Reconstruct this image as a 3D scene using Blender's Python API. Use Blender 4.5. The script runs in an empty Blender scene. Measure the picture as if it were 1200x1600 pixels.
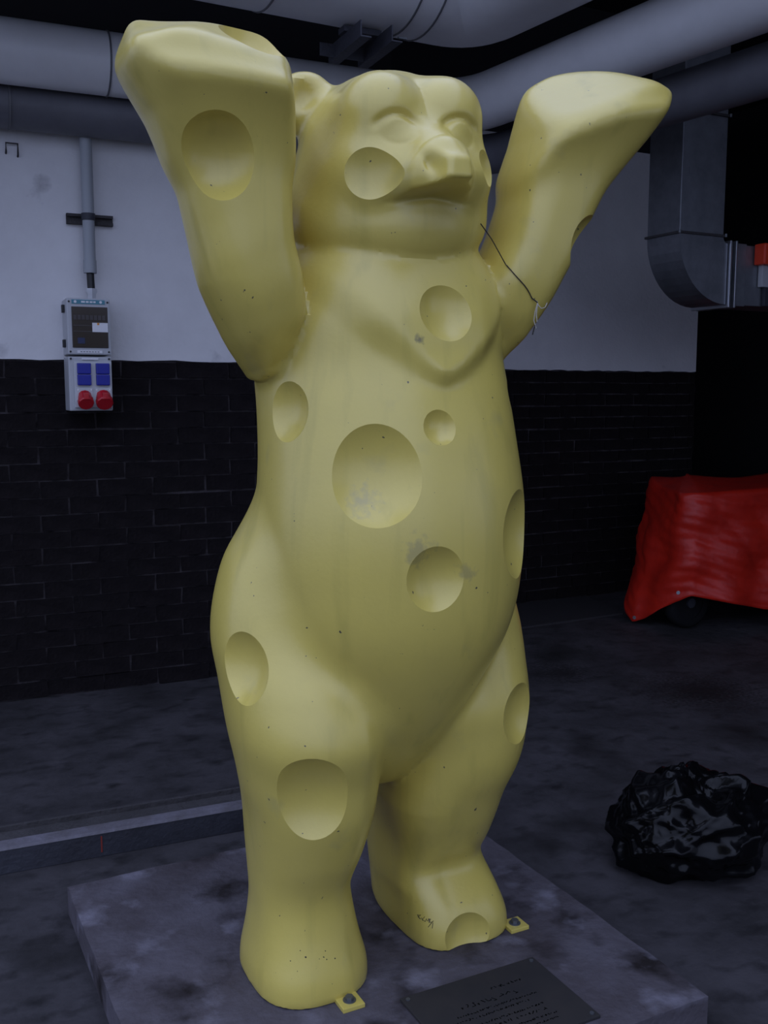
import bpy, bmesh, math, random
from math import radians, sin, cos, pi
from mathutils import Vector, Matrix
import numpy as np
random.seed(7)
scene = bpy.context.scene
COL = scene.collection

# ------------------------------------------------------------------ camera
cam_data = bpy.data.cameras.new('camera')
cam_data.sensor_fit = 'VERTICAL'; cam_data.sensor_height = 36.0; cam_data.lens = 36.0*1545/1600
cam_data.clip_start = .05
cam = bpy.data.objects.new('camera', cam_data); COL.objects.link(cam)
cam.location = (0, 0, 1.40)
cam.rotation_euler = (pi/2-math.atan(187/1545), 0, -radians(27.1))
scene.camera = cam
# ------------------------------------------------------------------ light: overcast evening sky over an open yard, reaching in under the roof
world = bpy.data.worlds.new('overcast_sky'); scene.world = world; world.use_nodes = True
WN = world.node_tree.nodes; WL = world.node_tree.links
bg = WN['Background']; bg.inputs[1].default_value = 1.0
wt = WN.new('ShaderNodeTexCoord'); ws = WN.new('ShaderNodeSeparateXYZ'); wm = WN.new('ShaderNodeMapRange'); wr = WN.new('ShaderNodeMix'); wr.data_type = 'RGBA'
WL.new(wt.outputs['Generated'], ws.inputs[0]); WL.new(ws.outputs['Z'], wm.inputs['Value'])
wr.inputs['A'].default_value = (.46, .54, .83, 1); wr.inputs['B'].default_value = (1.0, 1.17, 1.8, 1)      # dull bluish overcast, a little brighter overhead
WL.new(wm.outputs['Result'], wr.inputs['Factor']); WL.new(wr.outputs['Result'], bg.inputs[0])
scene.view_settings.view_transform = 'Standard'; scene.view_settings.look = 'None'
scene.view_settings.gamma = 1.0; scene.view_settings.use_curve_mapping = False
scene.view_settings.exposure = 0.1

# ------------------------------------------------------------------ helpers
def link(name, me, mat=None, parent=None, smooth=False):
    o = bpy.data.objects.new(name, me); COL.objects.link(o)
    if mat is not None and not me.materials: me.materials.append(mat)
    if smooth: me.polygons.foreach_set('use_smooth', [True]*len(me.polygons))
    if parent is not None: o.parent = parent
    return o
def tag(o, label, cat, group=None):
    o['label'] = label; o['category'] = cat
    if group: o['group'] = group
    return o
def structure(o):
    o['kind'] = 'structure'; return o
def empty(name, loc=(0, 0, 0), rz=0.):
    o = bpy.data.objects.new(name, None); COL.objects.link(o); o.location = loc; o.rotation_euler = (0, 0, rz); o.empty_display_size = .1
    return o
def finish(bm, name):
    bmesh.ops.recalc_face_normals(bm, faces=bm.faces)
    me = bpy.data.meshes.new(name); bm.to_mesh(me); bm.free(); return me
def add_box(bm, c, s, bev=0., M=None, seg=2):
    r = bmesh.ops.create_cube(bm, size=1.0)
    vs = r['verts']
    for v in vs: v.co = Vector((v.co.x*s[0]+c[0], v.co.y*s[1]+c[1], v.co.z*s[2]+c[2]))
    if bev:
        es = list({e for v in vs for e in v.link_edges})
        g = bmesh.ops.bevel(bm, geom=es, offset=bev, segments=seg, affect='EDGES', profile=.6)
        vs = list({v for f in g['faces'] for v in f.verts} | {v for v in vs if v.is_valid})
    if M is not None:
        for v in vs: v.co = M @ v.co
    return vs
def box(name, c, s, mat, parent=None, bev=0., M=None, seg=2):
    bm = bmesh.new(); add_box(bm, c, s, bev, M, seg)
    return link(name, finish(bm, name), mat, parent)
def add_tube(bm, pts, r, n=12, caps=True):
    pts = [Vector(p) for p in pts]; rings = []
    up = Vector((0, 0, 1))
    for i, p in enumerate(pts):
        t = (pts[min(i+1, len(pts)-1)]-pts[max(i-1, 0)]).normalized()
        a = t.cross(up)
        if a.length < .05: a = t.cross(Vector((1, 0, 0)))
        a.normalize(); b = t.cross(a).normalized()
        if rings and rings[-1][1].dot(a) < 0: a = -a; b = -b
        rr = r[i] if isinstance(r, (list, tuple)) else r
        rings.append(([bm.verts.new(p+a*rr*cos(2*pi*k/n)+b*rr*sin(2*pi*k/n)) for k in range(n)], a))
    for (A, _), (B, _) in zip(rings[:-1], rings[1:]):
        for k in range(n): bm.faces.new((A[k], A[(k+1) % n], B[(k+1) % n], B[k]))
    if caps: bm.faces.new(rings[0][0]); bm.faces.new(rings[-1][0][::-1])
def tube(name, pts, r, mat, parent=None, n=16, smooth=True, caps=True):
    bm = bmesh.new(); add_tube(bm, pts, r, n, caps); me = finish(bm, name)
    o = link(name, me, mat, parent, smooth)
    if smooth: me.set_sharp_from_angle(angle=radians(50))
    return o
def add_prism(bm, pts, axis_vec):
    """closed polygon pts (3D), swept by axis_vec"""
    a = [bm.verts.new(p) for p in pts]; b = [bm.verts.new(Vector(p)+Vector(axis_vec)) for p in pts]
    bm.faces.new(a); bm.faces.new(b[::-1]); n = len(a)
    for i in range(n): bm.faces.new((a[i], b[i], b[(i+1) % n], a[(i+1) % n]))
def prism(name, pts, vec, mat, parent=None, bev=0.):
    bm = bmesh.new(); add_prism(bm, pts, vec)
    if bev: bmesh.ops.bevel(bm, geom=bm.edges[:], offset=bev, segments=2, affect='EDGES')
    return link(name, finish(bm, name), mat, parent)
def cyl(name, c, d, r, h, mat, parent=None, n=20, bev=0., r2=None):
    """cylinder from c along direction d"""
    d = Vector(d).normalized(); c = Vector(c)
    pts = [c, c+d*h]; rr = [r, r if r2 is None else r2]
    if bev: pts = [c, c+d*(h-bev), c+d*h]; rr = [r, r if r2 is None else r2, (r if r2 is None else r2)-bev]
    return tube(name, pts, rr, mat, parent, n)

# ------------------------------------------------------------------ materials (procedural)
def material(name, col, rough=.6, metal=0., bump=0., bscale=40., var=None, vscale=6., spec=.5, coords='Object', vlo=.35, vhi=.65, detail=6.):
    m = bpy.data.materials.new(name); m.use_nodes = True; nt = m.node_tree; N = nt.nodes; L = nt.links
    b = N['Principled BSDF']; b.inputs['Base Color'].default_value = (*col, 1); b.inputs['Roughness'].default_value = rough; b.inputs['Metallic'].default_value = metal
    b.inputs['Specular IOR Level'].default_value = spec
    tc = N.new('ShaderNodeTexCoord')
    if var is not None:
        n = N.new('ShaderNodeTexNoise'); n.inputs['Scale'].default_value = vscale; n.inputs['Detail'].default_value = detail; n.inputs['Roughness'].default_value = .65
        L.new(tc.outputs[coords], n.inputs['Vector'])
        r = N.new('ShaderNodeValToRGB'); r.color_ramp.elements[0].position = vlo; r.color_ramp.elements[1].position = vhi
        r.color_ramp.elements[0].color = (*col, 1); r.color_ramp.elements[1].color = (*var, 1)
        L.new(n.outputs['Fac'], r.inputs['Fac']); L.new(r.outputs['Color'], b.inputs['Base Color'])
    if bump:
        n2 = N.new('ShaderNodeTexNoise'); n2.inputs['Scale'].default_value = bscale; n2.inputs['Detail'].default_value = 5
        L.new(tc.outputs[coords], n2.inputs['Vector'])
        bp = N.new('ShaderNodeBump'); bp.inputs['Strength'].default_value = bump; bp.inputs['Distance'].default_value = .01
        L.new(n2.outputs['Fac'], bp.inputs['Height']); L.new(bp.outputs['Normal'], b.inputs['Normal'])
    return m
def overlay(m, col, scale, lo, hi, detail=4., stretch=None, coords='Object', rough=None):
    """blend one more noise-shaped patch colour over a material's base colour"""
    nt = m.node_tree; N = nt.nodes; L = nt.links; b = N['Principled BSDF']
    tc = N.new('ShaderNodeTexCoord'); n = N.new('ShaderNodeTexNoise'); n.inputs['Scale'].default_value = scale; n.inputs['Detail'].default_value = detail
    if stretch:
        mp = N.new('ShaderNodeMapping'); mp.inputs['Scale'].default_value = stretch; L.new(tc.outputs[coords], mp.inputs['Vector']); L.new(mp.outputs['Vector'], n.inputs['Vector'])
    else: L.new(tc.outputs[coords], n.inputs['Vector'])
    mr = N.new('ShaderNodeMapRange'); mr.inputs['From Min'].default_value = lo; mr.inputs['From Max'].default_value = hi; L.new(n.outputs['Fac'], mr.inputs['Value'])
    mx = N.new('ShaderNodeMix'); mx.data_type = 'RGBA'; L.new(mr.outputs['Result'], mx.inputs['Factor'])
    src = b.inputs['Base Color'].links[0].from_socket if b.inputs['Base Color'].links else None
    if src: L.new(src, mx.inputs['A'])
    else: mx.inputs['A'].default_value = b.inputs['Base Color'].default_value
    mx.inputs['B'].default_value = (*col, 1); L.new(mx.outputs['Result'], b.inputs['Base Color'])
    return m

M_plaster = material('painted_plaster', (.80, .79, .79), .85, bump=.25, bscale=35, var=(.71, .70, .70), vscale=2.2, spec=.2)
overlay(M_plaster, (.45, .44, .45), 5.5, .67, .80, 6)
M_mortar = material('sooty_mortar', (.085, .075, .08), .95, bump=.4, bscale=60, var=(.012, .010, .011), vscale=9, spec=.1)
M_brick = material('black_brick', (.006, .0045, .005), .85, bump=.6, bscale=45, var=(.013, .010, .011), vscale=7, spec=.15, coords='Object')
M_floor = material('worn_concrete_floor', (.030, .028, .030), .75, bump=.5, bscale=22, var=(.065, .06, .066), vscale=3.2, spec=.3)
overlay(M_floor, (.011, .010, .010), 2.3, .56, .72, 7)
overlay(M_floor, (.014, .013, .014), 14, .52, .75, 7, (.7, 1, 1))
M_slab = material('stained_concrete', (.115, .105, .122), .85, bump=.4, bscale=50, var=(.07, .06, .066), vscale=5, spec=.2)
overlay(M_slab, (.02, .016, .016), 6.5, .55, .72, 7)
overlay(M_slab, (.19, .18, .215), 9, .56, .75, 6)
M_ceil = material('dark_ceiling', (.018, .017, .018), .9, bump=.3, bscale=20)
M_dark = material('dark_matte', (.012, .011, .013), .9, bump=.3, bscale=20)
M_pipe = material('grey_pipe_cladding', (.84, .84, .85), .36, var=(.76, .76, .77), vscale=3, spec=.4)
M_pipe2 = material('dark_pipe_cladding', (.16, .16, .18), .5, var=(.12, .12, .135), vscale=3, spec=.4)
M_seam = material('pipe_seam', (.14, .14, .15), .5)
M_zinc = material('galvanised_sheet', (.30, .31, .34), .42, .7, var=(.22, .23, .25), vscale=9)
M_flange = material('bright_flange', (.62, .64, .68), .3, .9)
M_steel = material('painted_steel', (.05, .052, .066), .6, .2, bump=.3, bscale=60, var=(.035, .035, .044), vscale=8)
M_steeltop = material('dirty_steel', (.04, .037, .038), .85, 0, bump=.5, bscale=70, var=(.06, .055, .057), vscale=12)
M_steelworn = material('worn_steel', (.17, .16, .19), .7, 0, bump=.3, bscale=60, var=(.11, .10, .11), vscale=12)
M_plate = material('engraved_plate', (.028, .027, .028), .75, .0, var=(.04, .036, .034), vscale=6, spec=.2)
M_engrave = material('engraving', (.003, .003, .003), .9, spec=.05)
M_rubber = material('black_rubber', (.008, .008, .009), .85, spec=.2)
M_mat = material('rubber_mat', (.03, .028, .03), .75, bump=.3, bscale=60)
M_bag = material('black_plastic_film', (.003, .003, .0035), .2, spec=.2, bump=.2, bscale=9)
M_tarp = material('red_tarpaulin', (.60, .020, .008), .42, bump=.5, bscale=16, var=(.48, .016, .008), vscale=8, spec=.45)
M_box = material('grey_enclosure', (.47, .48, .50), .45)
M_boxlight = material('light_grey_panel', (.55, .56, .58), .45)
M_window = material('smoked_window', (.035, .026, .024), .2, spec=.6)
M_module = material('breaker_module', (.06, .05, .05), .5)
M_teal = material('teal_strip', (.07, .25, .32), .5)
M_white = material('white_label', (.78, .78, .8), .6)
M_orange = material('orange_print', (.7, .28, .03), .6)
M_print = material('dark_print', (.06, .07, .09), .7)
M_blue = material('blue_plastic', (.012, .02, .30), .4)
M_red = material('red_plastic', (.50, .012, .022), .35)
M_redbox = material('orange_red_plastic', (.75, .05, .015), .4)
M_black = material('black_plastic', (.015, .015, .016), .5)
M_conduit = material('grey_conduit', (.36, .38, .40), .5)
M_bolt = material('bolt_steel', (.16, .17, .18), .45, .7)
M_twine = material('pale_twine', (.45, .42, .36), .9)
M_cord = material('dark_cord', (.035, .03, .025), .9)
M_ink = material('black_ink', (.012, .012, .014), .6)
# glossy yellow paint with fine vertical drip streaks, grime and a few chips
M_bear = material('yellow_gloss_paint', (.67, .54, .112), .36, bump=.05, bscale=90, var=(.62, .50, .112), vscale=3.0, spec=.5)
M_bear.node_tree.nodes['Principled BSDF'].inputs['Coat Weight'].default_value = .6; M_bear.node_tree.nodes['Principled BSDF'].inputs['Coat Roughness'].default_value = .28
overlay(M_bear, (.47, .39, .08), 11, .56, .9, 4, (1.6, 1.6, .12))
overlay(M_bear, (.50, .42, .13), 9, .64, .85, 8)
overlay(M_bear, (.10, .085, .05), 75, .75, .77, 2)

def stain(m, c, r, col, amt):
    """one grimy smudge with a soft uneven outline at a fixed spot of the thing"""
    nt = m.node_tree; N = nt.nodes; L = nt.links; b = N['Principled BSDF']
    tc = N.new('ShaderNodeTexCoord'); n = N.new('ShaderNodeTexNoise'); n.inputs['Scale'].default_value = 60; n.inputs['Detail'].default_value = 4
    L.new(tc.outputs['Object'], n.inputs['Vector'])
    vd = N.new('ShaderNodeVectorMath'); vd.operation = 'DISTANCE'; vd.inputs[1].default_value = c; L.new(tc.outputs['Object'], vd.inputs[0])
    ad = N.new('ShaderNodeMath'); ad.operation = 'MULTIPLY_ADD'; ad.inputs[1].default_value = r*2.2; L.new(n.outputs['Fac'], ad.inputs[0]); L.new(vd.outputs['Value'], ad.inputs[2])
    mr = N.new('ShaderNodeMapRange'); mr.inputs['From Min'].default_value = r*1.9; mr.inputs['From Max'].default_value = r*1.3; mr.inputs['To Max'].default_value = amt; L.new(ad.outputs['Value'], mr.inputs['Value'])
    mx = N.new('ShaderNodeMix'); mx.data_type = 'RGBA'; L.new(mr.outputs['Result'], mx.inputs['Factor']); L.new(b.inputs['Base Color'].links[0].from_socket, mx.inputs['A'])
    mx.inputs['B'].default_value = (*col, 1); L.new(mx.outputs['Result'], b.inputs['Base Color'])
stain(M_bear, (-.0415, -.2659, 1.4244), .016, (.10, .09, .06), .75)
stain(M_bear, (-.075, -.33, 1.005), .045, (.22, .2, .12), .45)
stain(M_bear, (.03, -.334, .96), .03, (.25, .22, .13), .4)
stain(M_bear, (-.16, -.24, 1.10), .05, (.30, .28, .2), .4)
stain(M_floor, (3.4, 3.35, 0), .38, (.008, .007, .007), .9)
stain(M_floor, (3.0, 3.9, 0), .25, (.010, .009, .009), .8)
def n_smin(a, b, k):
    h = np.clip(.5 + .5*(b-a)/k, 0, 1)
    return b + (a-b)*h - k*h*(1-h)
def n_smax(a, b, k): return -n_smin(-a, -b, k)
def n_ell(P, c, r, rx=0., ry=0.):
    x, y, z = P[0]-c[0], P[1]-c[1], P[2]-c[2]
    if rx:
        s, co = np.sin(rx), np.cos(rx); y, z = co*y+s*z, -s*y+co*z
    if ry:
        s, co = np.sin(ry), np.cos(ry); x, z = co*x+s*z, -s*x+co*z
    k0 = np.sqrt((x/r[0])**2+(y/r[1])**2+(z/r[2])**2)+1e-6
    k1 = np.sqrt((x/r[0]**2)**2+(y/r[1]**2)**2+(z/r[2]**2)**2)+1e-6
    return k0*(k0-1)/k1
def n_cap(P, a, b, ra, rb):
    a, b = np.array(a, float), np.array(b, float); d = b-a; L2 = d@d
    h = np.clip(((P[0]-a[0])*d[0]+(P[1]-a[1])*d[1]+(P[2]-a[2])*d[2])/L2, 0, 1)
    return np.sqrt((P[0]-a[0]-h*d[0])**2+(P[1]-a[1]-h*d[1])**2+(P[2]-a[2]-h*d[2])**2)-(ra+(rb-ra)*h)
def n_curve(t, T, V):
    T = np.asarray(T, float); V = np.asarray(V, float)
    m = np.gradient(V, T)
    t = np.clip(t, T[0], T[-1]); i = np.clip(np.searchsorted(T, t)-1, 0, len(T)-2)
    h = T[i+1]-T[i]; s = (t-T[i])/h
    return (2*s**3-3*s**2+1)*V[i]+(s**3-2*s**2+s)*h*m[i]+(-2*s**3+3*s**2)*V[i+1]+(s**3-s**2)*h*m[i+1]
def n_loft(x, y, t, rows, n=2.0, k=.03):
    """rows: t, xc, yc, a, b"""
    R = np.array(rows, float); T = R[:, 0]
    xc, yc, a, b = (n_curve(t, T, R[:, j]) for j in (1, 2, 3, 4))
    r = (np.abs((x-xc)/a)**n+np.abs((y-yc)/b)**n)**(1/n)
    d = (r-1)*np.minimum(a, b)
    return n_smax(n_smax(d, t-T[-1], k), T[0]-t, k)
def n_planes(P, pls, k):
    d = None
    for n, p in pls:
        q = np.sqrt(n[0]*n[0]+n[1]*n[1]+n[2]*n[2])
        e = ((P[0]-p[0])*n[0]+(P[1]-p[1])*n[1]+(P[2]-p[2])*n[2])/q
        d = e if d is None else n_smax(d, e, k)
    return d

LEAN = .06
TORSO = [(.41, 0, .02, .055, .055), (.47, 0, .0, .088, .1), (.56, 0, -.03, .132, .155), (.68, 0, -.045, .195, .22), (.8, 0, -.048, .262, .268), (.95, 0, -.05, .293, .285),
         (1.07, 0, -.053, .294, .28), (1.2, 0, -.042, .284, .264), (1.3, 0, -.022, .279, .256), (1.39, 0, .0, .276, .25),
         (1.48, 0, .0, .268, .24), (1.56, 0, .0, .245, .215), (1.64, 0, .0, .2, .18), (1.72, 0, 0., .16, .15)]
LEG = [(.0, .205, .02, .11, .14), (.08, .205, .02, .108, .138), (.15, .205, .025, .106, .132), (.22, .205, .028, .11, .136), (.32, .198, .012, .126, .165), (.42, .196, -.01, .14, .182),
       (.5, .2, -.02, .15, .186), (.6, .205, -.025, .166, .208), (.7, .212, .005, .166, .206), (.8, .218, .045, .166, .184), (.9, .214, .058, .157, .165), (1.0, .2, .062, .138, .14), (1.09, .18, .055, .095, .1), (1.15, .16, .04, .06, .06)]
ARM = [(-.02, .01, -.03, .04, .06), (.04, .002, -.06, .072, .098), (.1, -.002, -.08, .085, .108), (.2, -.002, -.1, .09, .108), (.3, -.018, -.112, .1, .102), (.4, -.032, -.128, .11, .095), (.5, -.042, -.15, .122, .09), (.62, -.045, -.165, .14, .085)]
def bear_sdf(u, v, w):
    """u to the bear's left, v to its back, w up from the slab"""
    w = w - LEAN*u*np.clip((w-.5)/.5, 0, 1)
    au = np.abs(u); P = (au, v, w); Q = (u, v, w)
    d = n_loft(u, v, w, TORSO, 2.2)
    # keel of the chest, tip low on the midline
    sft = np.where(u < 0, 1.0, .35)*np.clip(au/.1, 0, 1)          # soft on the near flank, crisper on the far one
    uv = np.abs(u-.02); vline = 1.34+.16*uv+2.6*uv*uv
    f = np.clip((w-vline+.02)/(.045+.06*sft), 0, 1); f = f*f*(3-2*f)
    d = d - .028*f*np.clip(1-(w-vline)/.3, 0, 1)*np.clip((-.02-v)/.12, 0, 1)*np.clip((.27-au)/.15, 0, 1)
    # legs: the near one stands a little ahead
    sd = np.clip(u/.15, -1, 1); vl = v - .03*sd - .045*np.clip(sd, 0, 1)*np.exp(-((w-.165)/.05)**2)
    lw = np.clip((.5-w)/.15, 0, 1)*(u > 0)*np.clip(w/.12, 0, 1)          # the far shin is broader towards the inside
    leg = n_loft((au+.014*(u > 0)*np.exp(-((w-.68)/.15)**2)+.022*lw-.19)/(1+.14*lw)+.19, vl, w, LEG, 2.3)
    calf = n_cap(Q, (.158, .15, .4), (.168, .165, .05), .122, .096)
    leg = n_smin(leg, calf, .06)
    thigh = n_cap(P, (.19, -.015, .74), (.2, -.06, .52), .146, .128)
    leg = n_smin(leg, thigh, .05)
    kk = np.where(u > 0, .018, .05)
    d = n_smin(d, leg, kk)
    foot = n_loft(au+.012*(u < 0), vl-.012*(u < 0), w, [(-.02, .208, .014, .133, .156), (.045, .208, .014, .131, .154), (.1, .207, .022, .116, .138), (.16, .206, .03, .1, .122), (.21, .205, .035, .085, .1)], 3.0, .03)
    d = n_smin(d, foot, .035)
    # arms
    e = (.4226, .9063)
    ua = np.abs(u+.02-.036*np.clip((w-1.55)/.3, 0, 1)); A = (ua, v, w)
    s = (ua-.25)*e[0]+(w-1.42)*e[1]; p = (ua-.25)*e[1]-(w-1.42)*e[0]
    arm = n_loft(p, v, s, ARM, 3.0)
    paw = n_planes(A, [((.02, -.62, .78), (.44, -.292, 1.895)), ((-.2-.18*(u > 0), -.5, .78), (.37+.12*(u > 0), -.275, 1.915)), ((-.07, -.1, 1), (.44, -.15, 2.02-.014*(u > 0))), ((.1, -.64, -.77), (.44, -.292, 1.895)), ((0, 1, .15), (.44, -.07, 1.95)),
                       ((-.97, 0, .15), (.325-.02*(u > 0), 0, 1.9)), ((1, 0, .12), (.592, 0, 1.95)), ((.82, 0, -.57), (.552, 0, 1.885)), ((0, 0, -1), (.4, 0, 1.78))], .03)
    arm = n_smax(arm, -(ua-.37-.12*(u > 0))*(.2+.18*(u > 0))+(w-1.915)*.78-(v+.275)*.5, .02)
    arm = n_smax(arm, w-2.005, .02)
    arm = n_smin(arm, paw, .07)
    ka = np.clip((1.51-w)/.08, 0, 1)*np.clip((au-.24)/.06, 0, 1)
    d = n_smin(d, arm, .012+.07*ka)
    # head
    h = n_ell(P, (0, -.03, 1.81), (.192, .187, .187))
    h = n_smin(h, n_ell(P, (0, -.035, 1.70), (.225, .208, .145), .38), .05)
    h = n_smin(h, n_ell(P, (.072, -.14, 1.873), (.09, .088, .092)), .03)
    h = n_smin(h, n_ell(P, (.11, -.13, 1.765), (.075, .09, .075)), .05)
    muz = n_cap((au, v, w), (0, -.08, 1.80), (0, -.272, 1.762), .135, .054)
    muz = n_smin(muz, n_cap((au*.74, v, w), (0, -.10, 1.752), (0, -.258, 1.742), .108, .052), .03)
    nose = n_planes(P, [((0, -1, .12), (0, -.348, 1.75)), ((.97, -.2, .1), (.036, -.30, 1.75)), ((0, -.25, 1), (0, -.31, 1.775)), ((0, -.1, -1), (0, -.3, 1.716)), ((0, 1, 0), (0, -.2, 1.75))], .012)
    muz = n_smin(muz, nose, .022)
    muz = n_smin(muz, n_ell(P, (.03, -.238, 1.737), (.046, .052, .04)), .025)
    muz = n_smax(muz, (1.716-w)-.1*(v+.3), .005)
    h = n_smin(h, n_ell(P, (.085, -.185, 1.748), (.062, .062, .05)), .04)
    h = n_smin(h, muz, .03)
    h = n_smin(h, n_ell(P, (0, -.135, 1.668), (.08, .075, .05)), .04)
    # relief: eyes under arched brows, nostrils
    er = np.hypot((au-.071)/1.25, w-1.832); front = np.clip((-.12-v)/.05, 0, 1)
    up = np.clip((w-1.829)/.03, 0, 1); up = up*up*(3-2*up)
    h = h + front*(.0075*np.exp(-((er-.033)/.0085)**2)*up + .0012*np.exp(-((er-.027)/.006)**2)*(1-up) - .0035*np.exp(-(er/.02)**2))
    h = h + .010*np.exp(-((au-.043)/.010)**2-((w-1.755-.5*(au-.043))/.017)**2)*np.clip((-.25-v)/.04, 0, 1)
    mask = np.clip((.105-au)/.03, 0, 1)*np.clip((-.15-v)/.04, 0, 1)
    h = h + .004*mask*np.exp(-((w-1.703+.10*(au-.03))/.008)**2)
    ear = n_ell(P, (.17, .02, 1.94), (.07, .04, .06), 0, -.4)
    ear = n_smax(ear, -n_ell(P, (.19, -.028, 1.945), (.042, .032, .04), 0, -.4), .012)
    h = n_smin(h, ear, .035)
    d = n_smin(d, h, .012)
    return n_smax(d, -w, .008)

def surface_nets(f, lo, hi, h, coarse=5):
    """naive surface nets on a sparse grid: only blocks near the surface are sampled finely"""
    lo = np.array(lo, float); n = (np.ceil((np.array(hi)-lo)/(h*coarse))).astype(int)
    ax = [lo[i]+h*coarse*(np.arange(n[i])+.5) for i in range(3)]
    G = f(*np.meshgrid(*ax, indexing='ij'))
    act = np.abs(G) < h*coarse*1.8
    N = n*coarse+1
    D = np.full(N, 1.0, np.float32); D[:-1, :-1, :-1] = np.repeat(np.repeat(np.repeat(np.where(G < 0, -1., 1.), coarse, 0), coarse, 1), coarse, 2)
    o = np.arange(coarse+1); ids = np.argwhere(act)
    off = np.stack(np.meshgrid(o, o, o, indexing='ij'), -1).reshape(-1, 3)
    for c in range(0, len(ids), 4000):
        idx = (ids[c:c+4000, None, :]*coarse+off[None]).reshape(-1, 3)
        p = lo+idx*h
        D[idx[:, 0], idx[:, 1], idx[:, 2]] = f(p[:, 0], p[:, 1], p[:, 2])
    S = D < 0
    cs = [S[i:N[0]-1+i, j:N[1]-1+j, k:N[2]-1+k] for i in (0, 1) for j in (0, 1) for k in (0, 1)]
    cnt = sum(c.astype(np.int8) for c in cs)
    cell = (cnt > 0) & (cnt < 8); cid = np.full(cell.shape, -1); ci = np.argwhere(cell); cid[cell] = np.arange(len(ci))
    acc = np.zeros((len(ci), 3)); num = np.zeros(len(ci))
    corners = [(i, j, k) for i in (0, 1) for j in (0, 1) for k in (0, 1)]
    val = lambda c: D[ci[:, 0]+c[0], ci[:, 1]+c[1], ci[:, 2]+c[2]]
    for a in corners:
        for x in range(3):
            if a[x]: continue
            b = tuple(1 if q == x else a[q] for q in range(3))
            va, vb = val(a), val(b); m = (va < 0) != (vb < 0)
            t = np.where(m, va/np.where(m, va-vb, 1), 0)
            q = np.array(a, float)[None].repeat(len(ci), 0); q[:, x] += t
            acc[m] += q[m]; num += m
    V = lo+h*(ci+acc/num[:, None])
    F = []
    for x in range(3):
        y, z = (x+1) % 3, (x+2) % 3
        A = np.moveaxis(S, (x, y, z), (0, 1, 2)); Cc = np.moveaxis(cid, (x, y, z), (0, 1, 2))
        ch = A[:-1, 1:-1, 1:-1] != A[1:, 1:-1, 1:-1]
        i = np.argwhere(ch); s = A[:-1, 1:-1, 1:-1][ch]
        q = np.stack([Cc[i[:, 0], i[:, 1], i[:, 2]], Cc[i[:, 0], i[:, 1]+1, i[:, 2]], Cc[i[:, 0], i[:, 1]+1, i[:, 2]+1], Cc[i[:, 0], i[:, 1], i[:, 2]+1]], 1)
        q[~s] = q[~s][:, ::-1]; F.append(q)
    F = np.concatenate(F); F = F[(F >= 0).all(1)]
    for _ in range(3):
        e = 2e-3; x, y, z = V.T; d = f(x, y, z)
        g = np.stack([f(x+e, y, z)-f(x-e, y, z), f(x, y+e, z)-f(x, y-e, z), f(x, y, z+e)-f(x, y, z-e)], 1)/(2*e)
        V -= np.clip(d/((g**2).sum(1)+.05), -.5*h, .5*h)[:, None]*g*.8
    return V, F
# ------------------------------------------------------------------ the setting
WA = Vector((.431, 4.672, 0)); WRZ = -radians(3)      # the socket wall: local x along it, local -y into the yard
BRICK_H, BRICK_W, JOINT, ROWS = .0690, .2445, .0080, 20
def brick_variant(k, length):
    rnd = random.Random(40+k); bm = bmesh.new(); add_box(bm, (0, .05, 0), (length, .1, BRICK_H))
    for v in bm.verts:
        j = .0035
        v.co += Vector((rnd.uniform(-j, j), rnd.uniform(-.004, .003) if v.co.y < .05 else 0, rnd.uniform(-.002, .002)))
    me = finish(bm, 'brick'); me.materials.append(M_brick); return me
BRICKS = [brick_variant(k, BRICK_W) for k in range(7)]
HALF = [brick_variant(20+k, .113) for k in range(4)]
def lay_bricks(wall, x0, x1):
    rnd = random.Random(3)
    for r in range(ROWS):
        z = .006+BRICK_H/2+r*(BRICK_H+JOINT); x = x0 + (.125 if r % 2 else 0)
        if r % 2: lay_one(wall, HALF[r % 4], x0+.0565, z, rnd)
        while x+BRICK_W <= x1+.002:
            lay_one(wall, rnd.choice(BRICKS), x+BRICK_W/2, z, rnd); x += BRICK_W+JOINT
        if x1-x > .02:
            lay_one(wall, HALF[r % 4], (x+x1)/2, z, rnd).scale.x = (x1-x)/.113
def lay_one(wall, me, x, z, rnd):
    o = bpy.data.objects.new('brick', me); COL.objects.link(o); o.parent = wall
    o.location = (x, rnd.uniform(-.004, .003), z+rnd.uniform(-.002, .002)); o.rotation_euler = (rnd.uniform(-.012, .012), rnd.uniform(-.004, .004), 0)
    return o

def rough_panel(name, x0, x1, z0, z1, y0, y1, mat, parent=None, jag=.004):
    """plaster panel with an uneven lower edge"""
    bm = bmesh.new(); n = 60; rnd = random.Random(9); pts = []
    for i in range(n+1): pts.append((x0+(x1-x0)*i/n, y0, z0+rnd.uniform(-jag, jag)))
    pts += [(x1, y0, z1), (x0, y0, z1)]
    add_prism(bm, pts, (0, y1-y0, 0)); return link(name, finish(bm, name), mat, parent)

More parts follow.
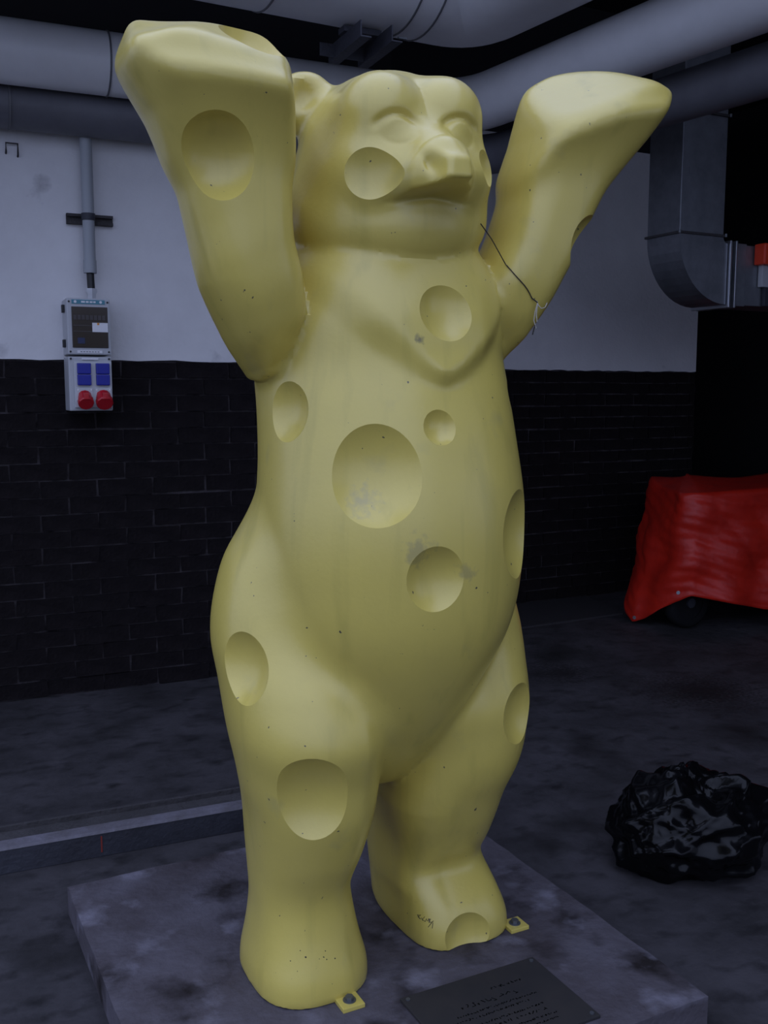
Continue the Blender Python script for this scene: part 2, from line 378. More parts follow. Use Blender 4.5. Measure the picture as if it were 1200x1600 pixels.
wall_left = structure(rough_panel('wall_left', -3.2, 1.95, 1.546, 2.84, -.002, .3, M_plaster))
wall_left.location = WA; wall_left.rotation_euler = (0, 0, WRZ)
box('mortar_bed', (-.625, .1555, .773), (5.15, .293, 1.546), M_mortar, wall_left)
box('dark_upper_wall', (-.625, .151, 3.345), (5.15, .298, 1.008), M_dark, wall_left)  # near-black band above the plaster
lay_bricks(wall_left, -1.3, 1.95)
e = WA + Vector((1.95*cos(WRZ), 1.95*sin(WRZ), 0))
structure(box('wall_return', (e.x-.1, (e.y+5.65)/2+.02, 1.9), (.2, 5.65-e.y-.06, 3.8), M_plaster))
wall_back = structure(rough_panel('wall_back', 0, 2.955, 1.546, 3.0, -.002, .3, M_plaster)); wall_back.location = (2.29, 5.35, 0)
box('mortar_bed', (1.4775, .1555, .773), (2.955, .293, 1.546), M_mortar, wall_back)
box('dark_upper_wall', (1.4775, .151, 3.425), (2.955, .298, .848), M_dark, wall_back)  # same near-black band on the back wall
lay_bricks(wall_back, .005, 2.955)
# dark passage beside the back wall, and the wall that closes the yard on the right
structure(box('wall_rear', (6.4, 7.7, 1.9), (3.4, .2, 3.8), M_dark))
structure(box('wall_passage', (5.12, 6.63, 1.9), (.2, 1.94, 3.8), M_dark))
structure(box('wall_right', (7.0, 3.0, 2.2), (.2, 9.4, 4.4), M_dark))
bm = bmesh.new()
bmesh.ops.create_grid(bm, x_segments=1, y_segments=1, size=1)
for v in bm.verts: v.co = Vector((v.co.x*12+1, v.co.y*10-1.5, 0))
structure(link('floor', finish(bm, 'floor'), M_floor))
structure(box('wall_sky_blocker', (9, -8.6, 2.5), (10, .3, 5), M_plaster))  # unseen wall, added to block low sky light from the front right
structure(box('ceiling', (1.8, 5.55, 3.95), (10.4, 4.7, .2), M_ceil))
structure(box('ceiling_shade_wing', (4.7, -.4, 3.95), (4.6, 7.2, .2), M_ceil))  # unseen slab above the pipe runs, added to darken the back wall

# ------------------------------------------------------------------ pipes under the ceiling
def wl(s, off, z): # point on the socket wall's frame
    return WA + Vector((cos(WRZ)*s+sin(WRZ)*off, sin(WRZ)*s-cos(WRZ)*off, z))
DC = Vector((sin(radians(6)), -cos(radians(6)), 0))
def pipe_run(name, pts, r, mat, label, seams=(), bend=.25, n=40):
    P = [Vector(p) for p in pts]; path = [P[0]]
    for i in range(1, len(P)-1):
        a = (P[i-1]-P[i]).normalized(); b = (P[i+1]-P[i]).normalized()
        p0, p1 = P[i]+a*bend, P[i]+b*bend
        for k in range(9):
            t = k/8; path.append(p0*(1-t)**2+P[i]*2*t*(1-t)+p1*t*t)
    path.append(P[-1])
    root = empty(name, P[0])
    o = tube('pipe_shell', [p-P[0] for p in path], r, mat, root, n)
    for q, d in seams:
        q = Vector(q)-P[0]; d = Vector(d).normalized()
        tube('seam_band', [q-d*.004, q-d*.0035, q+d*.0035, q+d*.004], [r*.99, r+.004, r+.004, r*.99], M_seam, root, n)
    tag(root, label, 'pipe'); return root
zB = 2.757
Bend = Vector((2.61, wl(2.2, .28, 0).y, zB))
d1 = Vector((cos(WRZ), sin(WRZ), 0))
pipe_run('heating_pipe', [wl(-2.6, .28, zB), Bend, Bend+DC*5.2], .125, M_pipe,
         'light grey clad pipe along the wall above the socket box, turning towards the right', [(wl(.52, .28, zB), d1), (wl(-.9, .28, zB), d1), (Bend+DC*3, DC)])
B2e = Vector((2.86, wl(2.3, .115, 0).y, 2.595))
pipe_run('return_pipe', [wl(-2.6, .115, 2.595), B2e, B2e+DC*5.2], .097, M_pipe2,
         'thinner dark grey pipe directly below the light grey clad pipe', [(wl(.14, .115, 2.595), d1), (wl(2.1, .115, 2.595), d1)], bend=.2)
zA = 3.125; RA = .3
Ae = wl(1.9, .9, zA)
Ad = Vector((1, .012, 0)).normalized()
pipe_run('main_duct', [Ae-Ad*4.5, Ae, Ae+DC*4.2], RA, M_pipe,
         'widest grey round duct running under the ceiling above the bear', [(Ae-Ad*.9, Ad), (Ae-Ad*.34, Ad), (Ae-Ad*.24, Ad)], bend=.12, n=56)
# hanger bracket under the wide duct
hb = empty('pipe_bracket', wl(1.40, .9, 2.74)); tag(hb, 'steel angle hanger bracket under the wide round duct above the head', 'bracket')
hb.rotation_euler = (0, 0, WRZ)
for x in (-.06, .07):
    bm = bmesh.new()
    add_prism(bm, [(x, -.16, 0), (x+.045, -.16, 0), (x+.045, -.16, .005), (x+.005, -.16, .005), (x+.005, -.16, .06), (x, -.16, .06)], (0, .34, 0))
    link('angle_rail', finish(bm, 'angle_rail'), M_steel, hb)
box('cross_bar', (.0, .12, .03), (.24, .006, .05), M_steel, hb)
box('stand_off', (.005, .0, .07), (.16, .06, .022), M_steel, hb)
cyl('bolt', (.115, -.12, .03), (1, 0, 0), .005, .035, M_bolt, hb, 8)

# ------------------------------------------------------------------ socket wall fittings
def on_wall(name, s, z): return empty(name, wl(s, 0, z), WRZ)
c = on_wall('conduit_pipe', .455, 1.93); tag(c, 'grey vertical conduit pipe on the white wall above the fuse box', 'conduit')
tube('pipe_tube', [(0, -.062, 0), (0, -.062, .57)], .026, M_conduit, c)
tube('end_sleeve', [(0, -.062, -.005), (0, -.062, .05)], .0285, M_conduit, c)
tube('pipe_clamp', [(0, -.062, .222), (0, -.062, .252)], .030, M_steel, c)
r = on_wall('mounting_rail', .467, 2.162); tag(r, 'short dark steel strut rail behind the conduit pipe', 'rail')
for dz in (-.016, .016): box('rail_lip', (0, -.027, dz), (.2, .006, .012), M_steeltop, r)
box('rail_back', (0, -.006, 0), (.2, .012, .042), M_steeltop, r)
box('rail_side', (0, -.018, -.021), (.2, .02, .003), M_steeltop, r); box('rail_side', (0, -.018, .021), (.2, .02, .003), M_steeltop, r)
k = on_wall('power_cable', .455, 1.83); tag(k, 'short black cable from the conduit end into the fuse box top', 'cable')
tube('cable_sheath', [(0, -.062, .098), (0, -.07, .06), (0, -.078, .024)], .0165, M_black, k)
tube('cable_gland', [(0, -.08, -.02), (0, -.08, .0), (0, -.08, .012), (0, -.08, .026)], [.02, .02, .027, .024], M_boxlight, k, 6)

BX, BW, BD = .427, .184, .17
f = on_wall('fuse_box', BX, 1.563); tag(f, 'grey fuse box with a smoked window and teal strip on the white wall', 'fuse box')
box('enclosure', (0, -BD/2, .121), (BW, BD, .242), M_box, f, .006)
w_ = box('window', (.004, -BD-.001, .118), (.152, .008, .176), M_window, f, .002)
for i in range(8): box('breaker', (-.058+i*.0172, -BD-.0055, .16), (.013, .003, .02), M_module, w_)
box('breaker_row', (.004, -BD-.0055, .125), (.14, .003, .004), M_module, w_)
box('breaker_row', (.004, -BD-.0055, .1), (.14, .003, .004), M_module, w_)
box('blue_breaker', (-.035, -BD-.0058, .06), (.03, .003, .025), material('dim_blue', (.02, .03, .09), .5), w_)
lb = box('sticker', (.046, -BD-.0065, .118), (.066, .002, .04), M_white, f)
lb['label'] = 'white sticker with a small orange mark'
box('orange_mark', (.038, -BD-.008, .133), (.009, .001, .009), M_orange, lb)
ts = box('teal_strip', (0, -BD-.001, .2265), (.14, .003, .018), M_teal, f)
for i, (x, w2) in enumerate(((-.022, .016), (-.004, .012), (.012, .012), (.026, .01))): box('strip_print', (x, -BD-.003, .2265), (w2, .001, .007), M_white, ts)
for x in (-.055, .052): cyl('strip_emblem', (x, -BD-.0025, .2265), (0, -1, 0), .006, .001, M_white, ts, 12)
bs = box('name_strip', (.0, -BD-.001, .0125), (.105, .003, .012), M_white, f)
for i in range(7): box('strip_print', (-.036+i*.012, -BD-.003, .0125), (.008, .001, .003), M_print, bs)
for x in (-.081, .081):
    for z in (.0125, .2265): cyl('screw', (x, -BD+.002, z), (0, -1, 0), .0045, .004, M_black, f, 10)
for z in (.05, .2): box('hinge', (-BW/2-.006, -BD*.55, z), (.012, .03, .034), M_black, f, .002)

q = on_wall('socket_box', BX, 1.318); tag(q, 'grey socket box with blue flaps and red plugs, below the fuse box', 'socket box')
box('enclosure', (0, -BD/2+.004, .119), (BW, BD-.008, .236), M_box, q, .006)
box('front_panel', (.01, -BD+.002, .115), (.16, .012, .2), M_boxlight, q, .003)
box('name_strip', (0, -BD+.002, .2275), (.07, .004, .008), M_white, q)
for x in (-.081, .081): cyl('screw', (x, -BD+.006, .2275), (0, -1, 0), .0045, .004, M_black, q, 10)
for x in (-.029, .05):
    for z in (.185, .136):
        fl = box('socket_flap', (x, -BD-.012, z), (.058, .02, .047), M_blue, q, .004)
    fp = box('plug_plate', (x+.0, -BD-.006, .072), (.07, .008, .058), M_boxlight, q, .002)
    for sx in (-.028, .028): cyl('plate_screw', (x+sx, -BD-.0095, .093), (0, -1, 0), .004, .003, M_white, fp, 8)
    dv = Vector((0, -.8, -.62)).normalized(); c0 = Vector((x, -BD-.008, .062)); rr = .034 if x < 0 else .037
    pl = tube('round_socket', [c0-dv*.01, c0+dv*.025, c0+dv*.026, c0+dv*.045, c0+dv*.05], [rr*.85, rr*.9, rr, rr, rr*.9], M_red, q, 12, smooth=False)
    box('socket_hinge', c0+dv*.036+Vector((0, -.02, .026)), (.022, .02, .03), M_red, pl, .003)
hk = on_wall('wall_hook', .155, 2.46); tag(hk, 'small bent wire staple on the white wall left of the conduit', 'hook')
tube('wire', [(-.026, 0, -.04), (-.026, -.02, -.035), (-.026, -.022, 0), (.022, -.022, 0), (.022, -.02, -.045), (.022, 0, -.05)], .004, M_steeltop, hk, 8)

# ------------------------------------------------------------------ ventilation duct on the right
X0, X1, Y0, Y1 = 3.53, 3.82, 3.74, 3.97
v = empty('vent_duct', (X0, Y0, 1.85)); tag(v, 'square sheet metal air duct with an elbow, right of the raised paw', 'duct')
box('duct_riser', ((X1-X0)/2, (Y1-Y0)/2, .61), (X1-X0, Y1-Y0, .57), M_zinc, v, .004)
box('duct_riser', ((X1-X0)/2, (Y1-Y0)/2, 1.26), (X1-X0, Y1-Y0, .72), M_zinc, v, .004)
for z in (.325, .885):
    box('joint_collar', ((X1-X0)/2, (Y1-Y0)/2, z if z < .5 else .9), (X1-X0+.02, Y1-Y0+.02, .012), M_steeltop, v, .002)
    for xx, yy in ((-.008, -.008), (X1-X0+.008, -.008)): cyl('corner_bolt', (xx, yy, (z if z < .5 else .9)-.006), (0, 0, 1), .007, .016, M_bolt, v, 8)
# elbow: quarter bend from the riser into a run to the right
H = .30; RI = .03; W = X1-X0; cx = W+RI; cz = .32
bm = bmesh.new(); rings = []
for i in range(13):
    a = pi + (pi/2)*i/12
    ro = W+RI+0*(i/12); ri = RI
    ro_z = H+RI
    po = (cx+cos(a)*ro, cz+sin(a)*ro_z); pi_ = (cx+cos(a)*ri, cz+sin(a)*ri)
    rings.append([bm.verts.new((po[0], 0, po[1])), bm.verts.new((po[0], Y1-Y0, po[1])), bm.verts.new((pi_[0], Y1-Y0, pi_[1])), bm.verts.new((pi_[0], 0, pi_[1]))])
for A_, B_ in zip(rings[:-1], rings[1:]):
    for i in range(4): bm.faces.new((A_[i], A_[(i+1) % 4], B_[(i+1) % 4], B_[i]))
bm.faces.new(rings[0]); bm.faces.new(rings[-1][::-1])
link('duct_elbow', finish(bm, 'duct_elbow'), M_zinc, v)
zc = cz-RI-H/2
for x in (cx+.012, cx+.05): box('flange', (x, (Y1-Y0)/2, zc), (.012, Y1-Y0+.03, H+.03), M_flange, v, .002)
box('flange_sleeve', (cx+.09, (Y1-Y0)/2, zc), (.075, Y1-Y0+.01, H+.01), M_zinc, v, .002)
box('duct_run', (cx+.9, (Y1-Y0)/2, zc), (1.6, Y1-Y0, H), M_zinc, v, .003)
box('handwritten_plate', (.07, -.002, .62), (.05, .002, .03), M_zinc, v)
ac = empty('damper_actuator', (X0+cx+.2, Y0-.06, 1.85+zc-.12)); tag(ac, 'orange red actuator housing with grey plate mounted on the air duct', 'actuator')
box('cover', (.09, .02, .225), (.22, .07, .105), M_redbox, ac, .008)
box('mount_plate', (.1, .042, .12), (.17, .03, .11), M_box, ac, .004)
cyl('shaft_clamp', (.1, .03, .135), (0, -1, 0), .022, .03, M_bolt, ac, 14)
cyl('shaft_end', (.1, 0, .135), (0, -1, 0), .009, .012, M_flange, ac, 10)
box('lower_bracket', (.07, .045, .02), (.05, .02, .1), M_steel, ac, .003); box('lower_bracket', (.15, .045, .02), (.05, .02, .1), M_steel, ac, .003)
box('side_cover', (.215, .02, .15), (.03, .07, .12), M_redbox, ac, .006)

# ------------------------------------------------------------------ plinth, plaque, floor beam, mat
SX0, SX1, SY0, SY1 = .39, 1.565, 1.488, 2.635
bm = bmesh.new(); add_box(bm, ((SX0+SX1)/2, (SY0+SY1)/2, .04), (SX1-SX0, SY1-SY0, .08))
bmesh.ops.subdivide_edges(bm, edges=bm.edges[:], cuts=24, use_grid_fill=True)
rnd = random.Random(5)
for vv in bm.verts:
    ed = sum((abs(vv.co.x-SX0) < .001 or abs(vv.co.x-SX1) < .001, abs(vv.co.y-SY0) < .001 or abs(vv.co.y-SY1) < .001, vv.co.z > .079))
    if ed >= 2 and vv.co.z > .079: vv.co += Vector((rnd.uniform(-.002, .002), rnd.uniform(-.002, .002), -rnd.uniform(0, .004) if vv.co.z > .079 else 0))
pl = link('plinth_slab', finish(bm, 'plinth_slab'), M_slab); tag(pl, 'square stained concrete slab under the yellow bear', 'slab')

pq = empty('plaque', (1.125, 1.655, .08)); tag(pq, 'dark engraved metal plate lying on the slab before the bear', 'plaque')
box('plate', (0, 0, .0035), (.352, .246, .007), M_plate, pq, .0015)
for x in (-.163, .163):
    for y in (-.11, .11): cyl('rivet', (x, y, .006), (0, 0, 1), .005, .0035, M_bolt, pq, 10)
rnd = random.Random(12)
for y, x0, x1, hh in ((.062, .02, .10, .010), (.03, -.075, .06, .016), (.006, -.10, .10, .007), (-.01, -.11, .07, .007), (-.033, -.10, .09, .007), (-.05, -.04, .08, .010), (-.07, -.09, .10, .006), (-.086, -.08, .09, .006)):
    bm = bmesh.new(); x = x0
    while x < x1:
        wd = rnd.uniform(.5, 1.1)*hh; seg = rnd.randint(2, 3)
        px, py = x, y+rnd.uniform(-.5, .5)*hh
        for _ in range(seg):
            nx, ny = x+rnd.uniform(0, 1)*wd, y+rnd.uniform(-.5, .5)*hh
            dd = Vector((nx-px, ny-py, 0))
            if dd.length > .0015:
                nn = Vector((-dd.y, dd.x, 0)).normalized()*.001
                z = .0073; bm.faces.new([bm.verts.new(p) for p in ((px-nn.x, py-nn.y, z), (nx-nn.x, ny-nn.y, z), (nx+nn.x, ny+nn.y, z), (px+nn.x, py+nn.y, z))])
            px, py = nx, ny
        x += wd*1.25
    link('engraved_line', finish(bm, 'engraved_line'), M_engrave, pq)

b = empty('steel_channel', (.249, 2.948, 0), radians(-3.2)); tag(b, 'long dark steel channel beam lying on the floor behind the slab', 'beam')
box('front_flange', (-.325, .006, .037), (2.55, .012, .074), M_steel, b, .002)
bm = bmesh.new(); add_prism(bm, [(-1.6, -.002, .074), (-1.6, .055, .074), (-1.6, .052, .082), (-1.6, .002, .082)], (2.55, 0, 0)); link('top_lip', finish(bm, 'top_lip'), M_steelworn, b)
bm = bmesh.new(); add_prism(bm, [(-1.6, .013, .0), (-1.6, .16, .0), (-1.6, .16, .082), (-1.6, .148, .082), (-1.6, .148, .066), (-1.6, .055, .07), (-1.6, .013, .07)], (2.55, 0, 0)); link('web', finish(bm, 'web'), M_steeltop, b)
box('chalk_mark', (.29, -.0008, .04), (.004, .0015, .05), material('red_chalk', (.25, .03, .02), .9), b)

mt = prism('floor_mat', [(3.2, 4.75, .001), (4.15, 4.78, .001), (4.27, 5.3, .001), (3.25, 5.3, .001)], (0, 0, .012), M_mat); tag(mt, 'flat black mat on the floor against the dark wall', 'mat')

# ------------------------------------------------------------------ crumpled bag
def build_bag():
    bm = bmesh.new(); bmesh.ops.create_icosphere(bm, subdivisions=6, radius=1.0)
    D = np.array([v.co for v in bm.verts]); D /= np.linalg.norm(D, axis=1)[:, None]
    rng = np.random.default_rng(11); R = np.ones(len(D))
    for i in range(22):                                   # folds: sharp crests along warped great circles
        a = rng.normal(size=3); a /= np.linalg.norm(a); b2 = rng.normal(size=3); b2 /= np.linalg.norm(b2); k_ = rng.uniform(2.5, 8); p_ = rng.uniform(0, 6.28)
        R += (.21/k_)*((1-np.abs(np.sin(k_*(D@a)+p_+1.2*np.sin(2.5*(D@b2)+p_))))**1.5-.27)
    az = np.arctan2(D[:, 1], D[:, 0])
    P = D*R[:, None]*np.array([.225, .20, .165])
    P[:, 2] -= .05*np.exp(-((D[:, 0]-.1)**2+(D[:, 1]+.25)**2)/.09)*(D[:, 2] > 0)*D[:, 2]      # sunken gathered middle
    P[:, 2] += .012*np.sin(9*az+14*np.hypot(D[:, 0]-.1, D[:, 1]+.2))*np.clip(D[:, 2], 0, 1)
    t = np.clip((D@np.array([.93, -.1, .35])-.9)/.1, 0, 1); P += (t*t*.085)[:, None]*np.array([1., -.1, .1])       # loose corner
    P[:, 2] += .115; P[:, 2] = np.maximum(P[:, 2], .002)
    for v, p in zip(bm.verts, P): v.co = p
    return finish(bm, 'rubbish_bag')
bag = link('rubbish_bag', build_bag(), M_bag, None, True)
bag.location = (2.095, 2.095, 0.0); bag.rotation_euler = (0, 0, radians(-10))
tag(bag, 'crumpled shiny black plastic bag on the floor right of the slab', 'bag')

# ------------------------------------------------------------------ covered cart
ct = empty('covered_cart', (4.5, 4.45, 0)); tag(ct, 'low cart under a red tarpaulin by the right edge, one wheel showing', 'cart')
def build_tarp():
    top = [(4.42, 4.86, .86), (4.36, 4.78, .85), (4.32, 4.70, .835), (4.24, 4.52, .82), (4.16, 4.36, .82), (4.12, 4.26, .815), (4.16, 4.20, .82), (4.3, 4.17, .825), (4.6, 4.15, .83), (5.0, 4.13, .84), (5.5, 4.11, .85), (5.9, 4.1, .85)]
    bot = [(4.40, 4.92, .25), (4.26, 4.86, .18), (4.12, 4.72, .09), (4.03, 4.56, .012), (4.07, 4.4, .09), (4.10, 4.27, .185), (4.12, 4.175, .235), (4.3, 4.1, .20), (4.6, 4.07, .13), (5.0, 4.05, .1), (5.5, 4.03, .12), (5.9, 4.02, .12)]
    def rs(pts, n):
        P = np.array(pts); s = np.r_[0, np.cumsum(np.linalg.norm(np.diff(P, axis=0), axis=1))]; s /= s[-1]; t = np.linspace(0, 1, n)
        return np.stack([n_curve(t, s, P[:, j]) for j in range(3)], 1)
    n, mm = 150, 44; A = rs(top, n)
    # resample the hem with the same parameters as the rim
    P = np.array(top); s = np.r_[0, np.cumsum(np.linalg.norm(np.diff(P, axis=0), axis=1))]; s /= s[-1]; Q = np.array(bot); t = np.linspace(0, 1, n)
    B = np.stack([np.interp(t, s, Q[:, j]) for j in range(3)], 1)
    C0 = np.array([5.2, 4.62, .93]); rng = np.random.default_rng(2)
    tang = np.gradient(A, axis=0); nor = np.stack([tang[:, 1], -tang[:, 0], 0*tang[:, 0]], 1); nor /= np.linalg.norm(nor, axis=1)[:, None]
    rows = []
    for j in range(14):                       # the sagging top
        f_ = j/14.; ctr = np.stack([np.maximum(A[:, 0]*.15+.85*np.clip(A[:, 0]+.25, 4.55, 5.9), A[:, 0]), np.full(n, 4.62)+0*A[:, 0], .875+.02*np.sin(A[:, 0]*5)], 1)
        rows.append(ctr*(1-f_)+A*f_ + np.array([0, 0, 1])*(.012*np.sin(9*A[:, :1]+4*f_))*(1-f_)*f_*2)
    for j in range(mm):
        f_ = j/(mm-1.); X = A*(1-f_)+B*f_
        sl = np.linspace(0, 1, n)
        wr = .016*np.sin(46*sl+3*f_)*f_ + .010*np.abs(np.sin(30*sl-7*f_))*np.sin(pi*f_) + .012*np.sin(13*f_+18*sl)*np.sin(pi*f_)**.5 + .007*np.abs(np.sin(31*f_-22*sl+2*np.sin(12*sl)))
        rows.append(X+nor*wr[:, None])
    V_ = np.concatenate(rows); R_ = len(rows); F_ = [(j*n+i, j*n+i+1, (j+1)*n+i+1, (j+1)*n+i) for j in range(R_-1) for i in range(n-1)]
    me = bpy.data.meshes.new('tarpaulin'); me.from_pydata((V_-np.array([4.5, 4.45, 0])).tolist(), [], F_); me.update(); return me
tp = link('tarpaulin', build_tarp(), M_tarp, ct, True)
so = tp.modifiers.new('thickness', 'SOLIDIFY'); so.thickness = .004; so.offset = -1
tp['label'] = 'creased red tarpaulin'
box('cart_bed', (.95, -.04, .46), (1.7, .3, .62), M_dark, ct)
for x, y in ((-.24, -.1), (1.2, -.1)):
    wv = empty('cart_wheel', (x, y, 0)); wv.parent = ct
    bm = bmesh.new()
    prof = [(.10, -.035), (.135, -.04), (.15, -.03), (.155, 0), (.15, .03), (.135, .04), (.10, .035)]
    nn = 28; R0 = []
    for i in range(nn):
        a = 2*pi*i/nn; R0.append([bm.verts.new((cos(a)*r_, y_, .155+sin(a)*r_)) for r_, y_ in prof])
    for i in range(nn):
        for j in range(len(prof)-1): bm.faces.new((R0[i][j], R0[i][j+1], R0[(i+1) % nn][j+1], R0[(i+1) % nn][j]))
    link('tyre', finish(bm, 'tyre'), M_rubber, wv, True)
    cyl('rim', (0, -.03, .155), (0, 1, 0), .102, .06, M_rubber, wv, 24, .01); cyl('hub', (0, -.045, .155), (0, 1, 0), .03, .09, M_steel, wv, 14)
for dx, dy, dz in ((-.405, -.193, .2),):
    cyl('eyelet', (dx, dy-.005, dz+.045), (-.5, -.85, 0), .011, .008, M_flange, tp, 14)
cyl('eyelet', (4.045-4.5, 4.553-4.45, .04), (-.95, -.3, 0), .011, .008, M_flange, tp, 14)
# ------------------------------------------------------------------ the yellow bear
BO = Vector((1.01, 2.0, .08))
HOLES = [  # rim centre, outward direction, rim radius, relative depth
    ((-.430, -.212, 1.742), (-.24, -.93, -.20), .073, .62), ((-.134, -.22, 1.744), (-.50, -.86, -.05), .069, .44), ((.145, -.215, 1.787), (.62, -.78, .05), .045, .45),
    ((.023, -.268, 1.487), (.08, -.97, .2), .064, .42), ((-.268, -.11, 1.285), (-.90, -.42, .05), .062, .42), ((-.011, -.294, 1.254), (-.04, -.98, .15), .037, .5),
    ((-.148, -.283, 1.165), (-.44, -.88, .15), .106, .40), ((-.041, -.333, .952), (-.09, -1.0, -.03), .068, .42), ((.2, -.265, 1.02), (.62, -.785, .0), .102, .40),
    ((.235, -.165, 1.315), (.85, -.5, .1), .034, .45), ((-.364, -.091, .758), (-.87, -.48, .10), .078, .42), ((-.265, -.225, .483), (-.43, -.9, -.05), .095, .42),
    ((.268, -.19, .583), (.50, -.86, .05), .080, .42), ((.180, -.125, .028), (-.05, -.98, .15), .066, .42), ((.425, -.195, 1.648), (.72, -.58, -.38), .062, .55),
    ((-.352, -.21, 1.98), (.2, -.38, .90), .068, .62), ((-.40, .0, 1.52), (-.93, .3, -.2), .038, .45)]
def scoop(bm, c, n, r, dp):
    """cut one round bowl into the skin: split the edges on the rim, then press the inside down on a sphere"""
    for _ in range(8): c = c - n*float(bear_sdf(*(np.array([q]) for q in c))[0])*.9     # settle the rim on the skin
    h = dp*r; R = (r*r+h*h)/(2*h); s = c+n*(R-h)
    g = {}
    def near(v): return (v.co-c).length < 1.7*r and (v.co-c).dot(n) > -r*.8
    vs = [v for v in bm.verts if near(v)]
    G = {v: (v.co-s).length-R for v in vs}
    es = {e for v in vs for e in v.link_edges if e.verts[0] in G and e.verts[1] in G}
    for e in es:                                   # pull near-rim vertices onto the rim first
        a, b = e.verts; ga, gb = G[a], G[b]
        if ga*gb < 0:
            t = ga/(ga-gb)
            if t < .2: a.co = a.co.lerp(b.co, t); G[a] = 0.
            elif t > .8: b.co = a.co.lerp(b.co, t); G[b] = 0.
    fs = {f for v in vs for f in v.link_faces if all(q in G for q in f.verts)}
    fs = [f for f in fs if min(G[q] for q in f.verts) < 0 and max(G[q] for q in f.verts) > 0]
    tr = bmesh.ops.triangulate(bm, faces=fs)['faces']
    es = {e for f in tr for e in f.edges}
    for e in list(es):
        a, b = e.verts; ga, gb = G[a], G[b]
        if ga*gb < 0:
            ne, nv = bmesh.utils.edge_split(e, a, ga/(ga-gb)); G[nv] = 0.
    todo = {f for v, x in G.items() if x == 0. for f in v.link_faces}
    for f in todo:
        z = [q for q in f.verts if G.get(q, 1.) == 0.]
        if len(f.verts) > 3 and len(z) >= 2 and all(q in G for q in f.verts):
            for i in range(len(z)):
                for j in range(i+1, len(z)):
                    if z[i] in f.verts and z[j] in f.verts and not any(z[j] in e.verts for e in z[i].link_edges):
                        try: bmesh.utils.face_split(f, z[i], z[j])
                        except ValueError: pass
    for v, x in G.items():
        if x < 0:
            q = v.co-s; d = q.dot(n); v.co -= n*(d+math.sqrt(max(d*d-(q.length_squared-R*R), 0)))
def build_bear():
    V, F = surface_nets(bear_sdf, (-.75, -.5, -.06), (.75, .5, 2.12), .0095)
    me = bpy.data.meshes.new('body'); me.from_pydata(V.tolist(), [], F.tolist()); me.update()
    bm = bmesh.new(); bm.from_mesh(me)
    face = [e_ for e_ in bm.edges if all(abs(v_.co.x) < .17 and v_.co.y < -.13 and 1.64 < v_.co.z < 1.93 for v_ in e_.verts)]
    new = bmesh.ops.subdivide_edges(bm, edges=face, cuts=2, use_grid_fill=True)['geom_inner']      # finer skin for the face
    new = [g_ for g_ in new if isinstance(g_, bmesh.types.BMVert)]
    Vn = np.array([v_.co for v_ in new]); e_ = 1e-3
    for _ in range(4):
        x, y, z = Vn.T; d_ = bear_sdf(x, y, z)
        g_ = np.stack([bear_sdf(x+e_, y, z)-bear_sdf(x-e_, y, z), bear_sdf(x, y+e_, z)-bear_sdf(x, y-e_, z), bear_sdf(x, y, z+e_)-bear_sdf(x, y, z-e_)], 1)/(2*e_)
        Vn = Vn - np.clip(d_/((g_**2).sum(1)+.05), -.004, .004)[:, None]*g_*.8
    for v_, p_ in zip(new, Vn): v_.co = p_
    for c_, n_, r_, dp in HOLES: scoop(bm, Vector(c_), Vector(n_).normalized(), r_, dp)
    bmesh.ops.recalc_face_normals(bm, faces=bm.faces)
    bm.to_mesh(me); bm.free(); me.materials.append(M_bear)
    me.polygons.foreach_set('use_smooth', [True]*len(me.polygons)); me.set_sharp_from_angle(angle=radians(30))
    return me
bear = empty('bear_statue', BO); tag(bear, 'yellow bear statue with raised arms and round cheese holes, standing on the slab', 'statue')
body = link('body', build_bear(), None, bear)
from mathutils.bvhtree import BVHTree
bvh = BVHTree.FromPolygons([v_.co for v_ in body.data.vertices], [p_.vertices for p_ in body.data.polygons])
def on_front(u, w, lift=.0015):
    hit, nor, _, _ = bvh.ray_cast(Vector((u, -1.2, w)), Vector((0, 1, 0)))
    return (hit+nor*lift) if hit else Vector((u, -.12, w))
for x, y, a in ((.846, 1.818, 12), (1.345, 1.915, -8)):        # anchor tabs bolted to the slab
    p = box('anchor_plate', (x-BO.x, y-BO.y, .005), (.052, .05, .01), M_bear, bear, .0015)
    cyl('bolt', (x-BO.x, y-BO.y, .008), (0, 0, 1), .0145, .004, M_bolt, p, 16)
    cyl('bolt_head', (x-BO.x, y-BO.y, .011), (0, 0, 1), .0095, .009, M_bolt, p, 6)

def skin(p, lift):
    hit, nor, _, _ = bvh.find_nearest(Vector(p)); return hit+nor*lift
strokes = [[(.0739, -.0466, .078), (.0765, -.0546, .07), (.0745, -.0486, .0773), (.0783, -.0575, .0807), (.0745, -.0488, .0725), (.078, -.0582, .0714)],
           [(.0788, -.0598, .0752), (.0802, -.0636, .0687)], [(.0832, -.0674, .0795), (.0795, -.0617, .0712), (.0835, -.0702, .0695), (.0857, -.0724, .0766), (.0872, -.076, .0715), (.0895, -.0779, .0767)],
           [(.0886, -.0764, .0778), (.0928, -.0813, .0792), (.0889, -.079, .0694), (.0943, -.0849, .0726)], [(.0979, -.0877, .0762), (.0907, -.0822, .0657), (.0875, -.0787, .0583)], [(.0963, -.0875, .0717), (.0943, -.0881, .0581)]]
bm = bmesh.new()
for st in strokes: add_tube(bm, [skin(p_, .0003) for p_ in st], .0007, 5)
sg = link('signature', finish(bm, 'signature'), M_ink, bear); sg['label'] = 'small black handwritten signature on the foot'
rnd = random.Random(8)
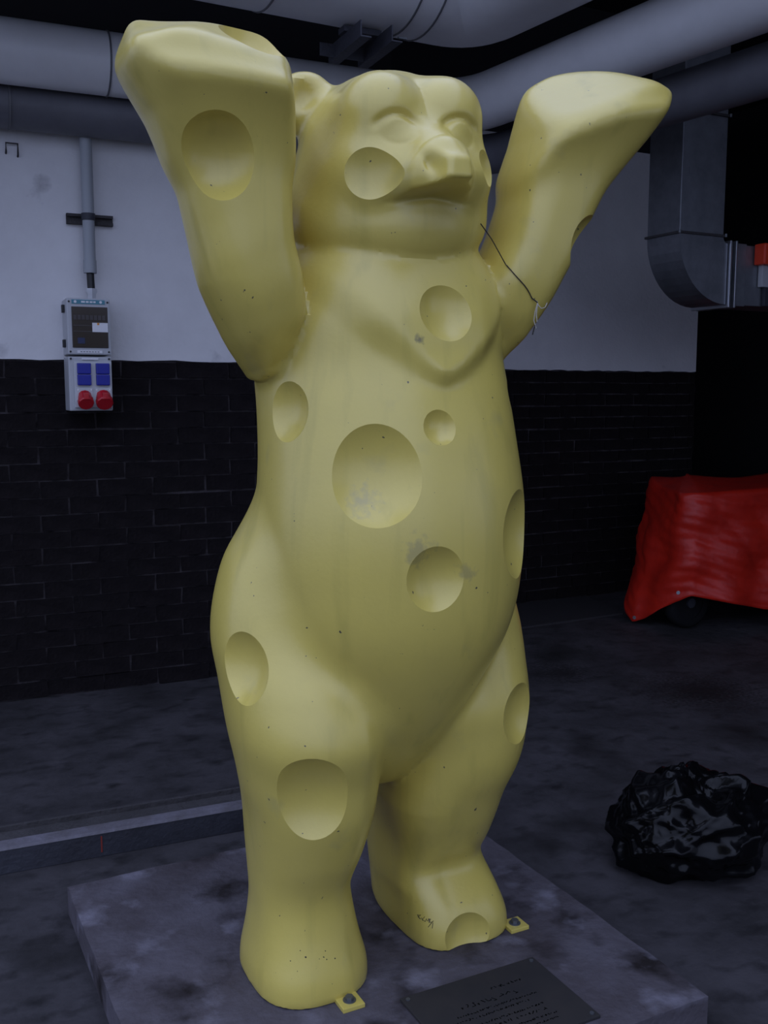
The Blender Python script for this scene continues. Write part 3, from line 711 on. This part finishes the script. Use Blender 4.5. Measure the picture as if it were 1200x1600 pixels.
for p_, s_ in (((-.2595, -.1371, .1256), .8), ((-.2507, -.1479, .1128), 1.3), ((-.2045, -.152, .117), 1.0), ((-.21, -.1575, .1068), 1.1), ((-.2039, -.1606, .1009), .8), ((-.2207, -.1578, .1055), .6),
               ((-.1828, -.161, .0982), 1.1), ((-.2837, -.1342, .1057), .7), ((-.2731, -.1514, .0873), .6), ((-.1966, -.1774, .0491), .6)):   # chipped paint on the near foot
    hit, nor, _, _ = bvh.find_nearest(Vector(p_)); bm = bmesh.new(); k_ = 7
    a_ = nor.orthogonal().normalized(); b_ = nor.cross(a_); c_ = bm.verts.new(hit+nor*.0007)
    ring = [bm.verts.new(hit-nor*.0004+(a_*cos(6.283*i/k_)+b_*sin(6.283*i/k_)*1.3)*.0021*s_*rnd.uniform(.7, 1.4)) for i in range(k_)]
    for i in range(k_): bm.faces.new((c_, ring[i], ring[(i+1) % k_]))
    link('paint_chip', finish(bm, 'paint_chip'), M_ink, bear)
# thin cord slung over the far shoulder, its loose ends hanging below the arm
cd = empty('cord', BO); tag(cd, 'thin cord across the raised right-hand arm with frayed ends hanging below it', 'cord')
run = [(.2234, -.1684, 1.5955), (.2351, -.1884, 1.5709), (.2577, -.1926, 1.5486), (.2691, -.1911, 1.537), (.2799, -.1882, 1.524)]
RT = np.linspace(0, 1, len(run)); RC = np.stack([n_curve(np.linspace(0, 1, 40), RT, np.array(run)[:, j_]) for j_ in range(3)], 1)
tube('cord_run', [skin((.142, -.19, 1.672), .002), (.175, -.186, 1.643)]+[skin(p_, .0014) for p_ in RC], .0012, M_cord, cd, 6)
W2 = lambda l: [Vector(p_)-BO for p_ in l]
tube('cord_run', [skin(run[-1], .0012)]+W2([(1.2945, 1.8085, 1.6), (1.3007, 1.8052, 1.5943)]), .0015, M_cord, cd, 6)
for l_ in ([(1.2997, 1.8063, 1.5985), (1.3017, 1.804, 1.5888), (1.3075, 1.8, 1.5818), (1.3151, 1.7965, 1.5846), (1.3194, 1.7956, 1.5943)], [(1.3007, 1.8052, 1.5943), (1.2946, 1.8055, 1.5735), (1.2912, 1.805, 1.5569), (1.2931, 1.8025, 1.5458), (1.2952, 1.8005, 1.5388)],
           [(1.3002, 1.8045, 1.592), (1.2968, 1.8036, 1.568), (1.2972, 1.8013, 1.5527)]): tube('frayed_end', W2(l_), .0011, M_twine, cd, 6)
tube('frayed_end', W2([(1.2931, 1.8025, 1.5458), (1.29, 1.8027, 1.536), (1.2869, 1.8028, 1.5249)]), .0014, M_cord, cd, 6)
